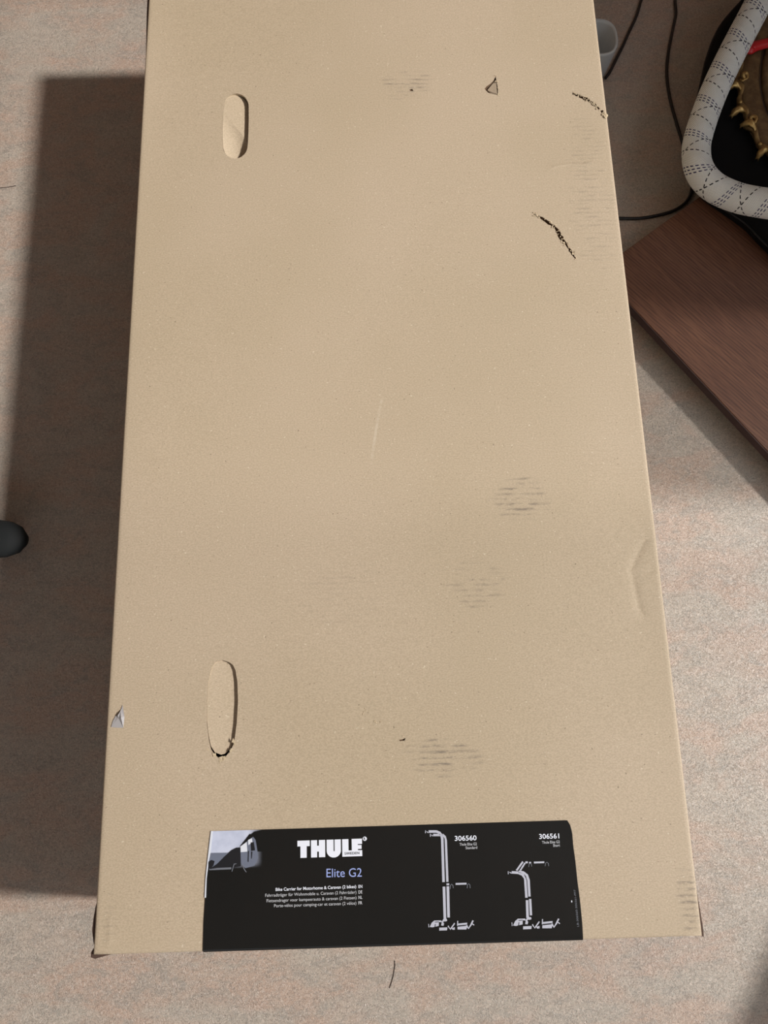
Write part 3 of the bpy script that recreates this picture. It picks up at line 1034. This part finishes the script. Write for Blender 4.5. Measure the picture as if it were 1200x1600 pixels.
for xx in (0.06, BL - 0.11):
    beveled_box('batten', xx, xx + 0.05, ya + 0.05, yb2 - 0.05, 0.0, ZB0 + 0.002, M['wood_edge'], brd)

# ================================================================== black padded bag the frame lies on
ZG0, ZG1 = 0.043, 0.085
out = px2([(1200, -40), (1162, -5), (1128, 36), (1109, 82), (1098, 130), (1087, 178), (1079, 222), (1082, 262), (1102, 294), (1140, 322), (1172, 345), (1200, 374), (1260, 430), (1330, 470), (1400, 440), (1440, 300), (1440, 60), (1380, -60), (1290, -80)], 0.075)
ol = [Vector(p) for p in spline([Vector((p.x, p.y, 0)) for p in out] + [Vector((out[0].x, out[0].y, 0))], 5)][:-1]
cb = sum(ol, Vector()) / len(ol)
bag = thing('black_bag', 'flat black padded bag under the woven hose and the gilded frame', 'bag', (cb.x, cb.y, ZG0))
n = len(ol)
levels = [(0.0, 0.96), (0.006, 0.99), (0.020, 1.0), (0.034, 0.99), (0.040, 0.965), (0.042, 0.9), (0.0425, 0.6)]
vs, fs = [], []
for z, s in levels:
    for p in ol:
        q = (p - cb) * s
        vs.append(Vector((q.x, q.y, z)))
for r in range(len(levels) - 1):
    for i in range(n):
        fs.append((r * n + i, r * n + (i + 1) % n, (r + 1) * n + (i + 1) % n, (r + 1) * n + i))
fs.append(tuple(range(n - 1, -1, -1))); fs.append(tuple((len(levels) - 1) * n + i for i in range(n)))
mesh_obj('padding', vs, fs, M['black'], bag, smooth=True)
pp = [(p - cb) * 1.0 + Vector((0, 0, 0.021)) for p in ol]
link('piping', tube_mesh('piping', pp + [pp[0]], 0.0028, 8, cap=False), M['piping'], bag)

# ================================================================== gilded oval frame
ZF = ZG1 + 0.002
fc = P(1286, 116, ZF + 0.02)
AX, AY = 0.146, 0.205
fr = thing('gilded_frame', 'oval bronze and gold ornate picture frame lying inside the hose loop', 'picture frame', (fc.x, fc.y, ZF))
fr.rotation_euler = (0, 0, math.radians(-14))
NS = 72
def ring_mesh(name, profile, mat, close=True):
    """profile: list of (inset from the outer outline, height)"""
    vs, fs = [], []
    for k in range(NS):
        a = 2 * math.pi * k / NS
        for d, z in profile:
            vs.append(Vector(((AX - d) * math.cos(a), (AY - d) * math.sin(a), z)))
    m = len(profile)
    for k in range(NS):
        k2 = (k + 1) % NS
        for j in range(m if close else m - 1):
            j2 = (j + 1) % m
            fs.append((k * m + j, k2 * m + j, k2 * m + j2, k * m + j2))
    return mesh_obj(name, vs, fs, mat, fr, smooth=True)
ring_mesh('outer_moulding', [(0.010, 0.0), (0.006, 0.006), (0.008, 0.014), (0.014, 0.019), (0.026, 0.021), (0.036, 0.020), (0.040, 0.016), (0.040, 0.0)], M['bronze'])
ring_mesh('groove', [(0.0395, 0.0), (0.0395, 0.015), (0.0445, 0.015), (0.0445, 0.0)], M['bronze_dark'])
ring_mesh('inner_moulding', [(0.044, 0.0), (0.044, 0.017), (0.047, 0.022), (0.052, 0.023), (0.056, 0.019), (0.060, 0.017), (0.066, 0.018), (0.070, 0.012), (0.070, 0.0)], M['bronze'])
vs = [Vector(((AX - 0.069) * math.cos(2 * math.pi * k / NS), (AY - 0.069) * math.sin(2 * math.pi * k / NS), z)) for z in (0.004, 0.008) for k in range(NS)]
mesh_obj('picture_panel', vs, [tuple(range(NS - 1, -1, -1)), tuple(NS + k for k in range(NS))] + [(k, (k + 1) % NS, NS + (k + 1) % NS, NS + k) for k in range(NS)], M['mirror'], fr)
def scroll_mesh(name, turns, r0, thick):
    path = []
    for k in range(15):
        t = k / 14
        a = turns * 2 * math.pi * t
        r = r0 * (1 - 0.72 * t)
        path.append((r * math.cos(a), r * math.sin(a) , 0.004 + 0.010 * math.sin(math.pi * t)))
    return tube_mesh(name, path, lambda t: thick * (0.45 + 0.9 * math.sin(math.pi * min(1, t * 0.9 + 0.12))), 8)
def leaf_mesh(name):
    vs, fs = [], []
    rows = 9
    for r in range(rows):
        t = r / (rows - 1)
        w = 0.0075 * math.sin(math.pi * (0.20 + 0.66 * t)) * (1 + 0.12 * math.cos(r * math.pi))
        bend = 0.012 * math.sin(2.6 * t)
        for c in range(5):
            s = c / 2 - 1
            vs.append(Vector((bend + 0.0, 0, 0)) + Vector((s * w + 0.010 * t * t, 0.034 * t, 0.006 + 0.012 * math.sin(math.pi * t) + 0.003 * (1 - s * s) - 0.0015 * abs(s))))
    for r in range(rows - 1):
        for c in range(4):
            fs.append((r * 5 + c, r * 5 + c + 1, r * 5 + 6 + c, r * 5 + 5 + c))
    m = len(vs)
    vs += [v - Vector((0, 0, 0.0035)) for v in vs]
    fs += [tuple(m + i for i in reversed(f)) for f in fs]
    for r in range(rows - 1):
        fs.append((r * 5, (r + 1) * 5, m + (r + 1) * 5, m + r * 5)); fs.append((r * 5 + 4, m + r * 5 + 4, m + (r + 1) * 5 + 4, (r + 1) * 5 + 4))
    e0 = (rows - 1) * 5
    for c in range(4):
        fs.append((c + 1, c, m + c, m + c + 1)); fs.append((e0 + c, e0 + c + 1, m + e0 + c + 1, m + e0 + c))
    me = bpy.data.meshes.new(name)
    me.from_pydata([tuple(v) for v in vs], [], fs)
    me.polygons.foreach_set('use_smooth', [True] * len(me.polygons))
    return me
sm = scroll_mesh('scroll', 1.5, 0.0125, 0.0042); sm.materials.append(M['gold'])
lm = leaf_mesh('gilded_leaf'); lm.materials.append(M['gold'])
bead = bmesh.new(); bmesh.ops.create_uvsphere(bead, u_segments=8, v_segments=6, radius=0.0042)
bead_me = bpy.data.meshes.new('gold_bead'); bead.to_mesh(bead_me); bead.free(); bead_me.materials.append(M['gold'])
bead_me.polygons.foreach_set('use_smooth', [True] * len(bead_me.polygons))
rim_prof = []
vs, fs = [], []
NR = 144
for k in range(NR):
    a = 2 * math.pi * k / NR
    wob = 0.003 * math.sin(26 * a) + 0.0015 * math.sin(41 * a)
    for j in range(8):
        b = 2 * math.pi * j / 8
        d = 0.008 + wob + 0.0058 * math.cos(b)
        vs.append(Vector(((AX - d) * math.cos(a), (AY - d) * math.sin(a), 0.010 + 0.006 * math.sin(b) + 0.003 * math.sin(26 * a + 1))))
for k in range(NR):
    for j in range(8):
        fs.append((k * 8 + j, ((k + 1) % NR) * 8 + j, ((k + 1) % NR) * 8 + (j + 1) % 8, k * 8 + (j + 1) % 8))
mesh_obj('scalloped_rim', vs, fs, M['rim_gold'], fr, smooth=True)
NO = 26
for k in range(NO):
    a = 2 * math.pi * k / NO + 0.05
    ra = Vector((math.cos(a) * AX, math.sin(a) * AY, 0))
    nd = Vector((math.cos(a) / AX, math.sin(a) / AY, 0)).normalized()
    out_ang = math.atan2(nd.y, nd.x)
    o = link('gilded_leaf', lm, None, fr, ra - nd * 0.012 + Vector((0, 0, 0.004)))
    sz = random.uniform(0.62, 0.85)
    o.rotation_euler = (0, 0, out_ang - math.pi / 2 + random.choice((-1, 1)) * random.uniform(0.25, 0.9))
    o.scale = (sz * 1.15, sz, 1.0)
    if k % 2:
        a2 = a + math.pi / NO
        o = link('scroll', sm, None, fr, Vector(((AX - 0.012) * math.cos(a2), (AY - 0.012) * math.sin(a2), 0.011)))
        o.rotation_euler = (random.uniform(-.2, .2), random.uniform(-.2, .2), out_ang + random.uniform(-1, 1))
        o.scale = (0.6, 0.6, 0.7)
    else:
        a2 = a + math.pi / NO
        link('gold_bead', bead_me, None, fr, Vector(((AX - 0.004) * math.cos(a2), (AY - 0.004) * math.sin(a2), 0.012)))

# ================================================================== red plastic strip on the frame
zr = ZF + 0.030
rp = [P(x, y, zr) for x, y in ((1169, 79), (1176, 74), (1188, 70), (1205, 66), (1225, 62), (1250, 60))]
rc = rp[2]
red = thing('red_strip', 'glossy red plastic strip lying across the gilded frame', 'strip', (rc.x, rc.y, ZF + 0.024))
path = [p - Vector((rc.x, rc.y, ZF + 0.024)) for p in spline(rp, 6)]
vs, fs = [], []
seg = 12
for i, p in enumerate(path):
    t = i / (len(path) - 1)
    w = 0.0105 * (0.35 + 0.65 * min(1, math.sqrt(t * 5))) * (1 - 0.25 * t)
    h = 0.0055 * (0.5 + 0.5 * min(1, t * 6))
    d = (path[min(i + 1, len(path) - 1)] - path[max(i - 1, 0)]).normalized()
    side = Vector((-d.y, d.x, 0))
    for k in range(seg):
        a = 2 * math.pi * k / seg
        vs.append(p + side * w * math.cos(a) + Vector((0, 0, h * math.sin(a))))
for i in range(len(path) - 1):
    for k in range(seg):
        fs.append((i * seg + k, i * seg + (k + 1) % seg, (i + 1) * seg + (k + 1) % seg, (i + 1) * seg + k))
fs.append(tuple(range(seg - 1, -1, -1))); fs.append(tuple((len(path) - 1) * seg + k for k in range(seg)))
mesh_obj('strip', vs, fs, M['red'], red, smooth=True)
rb = P(1172, 78, zr)
bm = bmesh.new(); bmesh.ops.create_uvsphere(bm, u_segments=14, v_segments=8, radius=0.008, matrix=Matrix.Diagonal((1.2, 1, 0.7, 1)))
bm_obj('rounded_end', bm, M['red'], red, True, (rb.x - rc.x, rb.y - rc.y, 0.006))

# ================================================================== woven hose
RH = 0.0228
zh = ZG1 + RH + 0.001
hp = [((1330, -250), zh + .05), ((1262, -130), zh + .05), ((1208, -40), zh + .045), ((1176, 22), zh + .040), ((1143, 85), zh + .028), ((1117, 140), zh + .015), ((1098, 190), zh + .006), ((1088, 230), zh), ((1092, 264), zh), ((1112, 290), zh),
      ((1146, 307), zh + .004), ((1185, 316), zh + .016), ((1240, 322), zh + .03), ((1310, 318), zh + .03), ((1390, 290), zh + .02)]
hpath = spline([P(x, y, z) for (x, y), z in hp], 10)
hc = P(1088, 230, ZG1)
hose = thing('vacuum_hose', 'thick hose in a pale grey woven cover with dashed dark threads', 'hose', (hc.x, hc.y, ZG1))
me = tube_mesh('woven_cover', [p - hc for p in hpath], RH, 40, uv_period=0.062)
link('woven_cover', me, M['hose'], hose)

# ================================================================== cup beside the box
zc0, zc1 = 0.0, 0.075
cc = P(934, 58, zc1)
cup = thing('plastic_cup', 'small frosted grey plastic cup half hidden behind the box', 'cup', (cc.x, cc.y, 0))
def rrect(hx, hy, p, n=40):
    out = []
    for k in range(n):
        a = 2 * math.pi * k / n
        c, s = math.cos(a), math.sin(a)
        out.append((hx * math.copysign(abs(c) ** (2 / p), c), hy * math.copysign(abs(s) ** (2 / p), s)))
    return out
prof_c = [(0.80, 0.0), (0.86, 0.004), (0.93, 0.04), (0.99, 0.071), (1.0, 0.075), (0.96, 0.0765), (0.88, 0.0755), (0.86, 0.072), (0.80, 0.04), (0.73, 0.008), (0.6, 0.005)]
vs, fs = [], []
n = 40
for s, z in prof_c:
    vs += [Vector((x * s, y * s, z)) for x, y in rrect(0.036, 0.0405, 2.6, n)]
for r in range(len(prof_c) - 1):
    for i in range(n):
        fs.append((r * n + i, r * n + (i + 1) % n, (r + 1) * n + (i + 1) % n, (r + 1) * n + i))
fs.append(tuple(range(n - 1, -1, -1))); fs.append(tuple((len(prof_c) - 1) * n + i for i in range(n)))
mesh_obj('cup_wall', vs, fs, M['cup'], cup, smooth=True)

# ================================================================== cables on the floor
def cable(name, pts, label):
    path = spline([P(x, y, 0.0032) for x, y in pts], 10)
    c = path[len(path) // 2].copy(); c.z = 0
    o = link(name, tube_mesh(name, [p - c for p in path], 0.0028, 10), M['cable'], None, c)
    tag(o, label, 'cable')
    return o
cable('power_cable', [(1030, -90), (1014, -40), (1002, 0), (994, 26), (982, 52), (973, 72), (963, 92), (953, 112), (946, 122)], 'black cable running straight from behind the cup to the top edge')
cable('power_cable', [(1062, -120), (1058, -50), (1055, 0), (1056, 22), (1050, 52), (1044, 85), (1042, 118), (1047, 155), (1057, 192), (1068, 228), (1078, 262), (1081, 292), (1074, 313), (1055, 328), (1030, 336), (1000, 341), (968, 341), (930, 339)], 'black cable curving past the hose and back under the box')

# ================================================================== stool at the left edge
tip = P(24, 842, 0.05)
st = thing('swivel_stool', 'black rounded stool foot at the left edge of the picture', 'stool', (tip.x - 0.30, tip.y + 0.02, 0))
arm_vs = None
for k in range(5):
    a = 2 * math.pi * k / 5 - 0.07
    d = Vector((math.cos(a), math.sin(a), 0)); s = Vector((-d.y, d.x, 0))
    path = [(d * r + Vector((0, 0, z))) for r, z in ((0.0, 0.070), (0.06, 0.068), (0.14, 0.061), (0.22, 0.054), (0.27, 0.050), (0.292, 0.049), (0.308, 0.048), (0.318, 0.047))]
    wid = (0.033, 0.032, 0.031, 0.0305, 0.0300, 0.0275, 0.0205, 0.007)
    hei = (0.020, 0.020, 0.018, 0.016, 0.015, 0.0135, 0.010, 0.004)
    vs, fs = [], []
    for p, w, h in zip(path, wid, hei):
        for j in range(16):
            b = 2 * math.pi * j / 16
            vs.append(p + s * w * math.cos(b) + Vector((0, 0, h * math.sin(b))))
    for i in range(len(path) - 1):
        for j in range(16):
            fs.append((i * 16 + j, i * 16 + (j + 1) % 16, (i + 1) * 16 + (j + 1) % 16, (i + 1) * 16 + j))
    fs.append(tuple(range(15, -1, -1))); fs.append(tuple((len(path) - 1) * 16 + j for j in range(16)))
    mesh_obj('foot_arm', vs, fs, M['stool'], st, smooth=True)
    for o in (-0.011, 0.011):
        bm = bmesh.new()
        bmesh.ops.create_cone(bm, segments=20, radius1=0.020, radius2=0.020, depth=0.014, cap_ends=True,
                              matrix=Matrix.Translation(d * 0.262 + s * o + Vector((0, 0, 0.020))) @ Matrix.Rotation(a + math.pi / 2, 4, 'Z') @ Matrix.Rotation(math.pi / 2, 4, 'Y'))
        bm_obj('castor', bm, M['stool'], st)
bm = bmesh.new(); bmesh.ops.create_cone(bm, segments=24, radius1=0.026, radius2=0.022, depth=0.34, cap_ends=True, matrix=Matrix.Translation((0, 0, 0.25)))
bm_obj('column', bm, M['stool'], st)
vs, fs = [], []
pr = [(0.05, 0.40), (0.16, 0.405), (0.185, 0.42), (0.19, 0.45), (0.18, 0.475), (0.14, 0.486), (0.05, 0.48)]
for r, z in pr:
    vs += [Vector((r * math.cos(2 * math.pi * j / 32), r * math.sin(2 * math.pi * j / 32), z)) for j in range(32)]
for i in range(len(pr) - 1):
    for j in range(32):
        fs.append((i * 32 + j, i * 32 + (j + 1) % 32, (i + 1) * 32 + (j + 1) % 32, (i + 1) * 32 + j))
fs.append(tuple(range(31, -1, -1))); fs.append(tuple((len(pr) - 1) * 32 + j for j in range(32)))
mesh_obj('seat', vs, fs, M['stool'], st, smooth=True)

# ================================================================== hairs on the floor
def hair(pts, label):
    path = spline([P(x, y, 0.0007) for x, y in pts], 6)
    c = path[0].copy(); c.z = 0
    o = link('hair_strand', tube_mesh('hair_strand', [p - c for p in path], 0.00042, 6), M['hair'], None, c)
    tag(o, label, 'hair')
hair([(616.8, 1501), (617, 1508), (615.5, 1520), (613, 1531), (610, 1540), (608.6, 1544)], 'single dark hair on the floor below the black label')
hair([(-6, 294), (8, 293), (18, 291.5), (25, 290)], 'thin dark hair on the floor left of the box shadow')
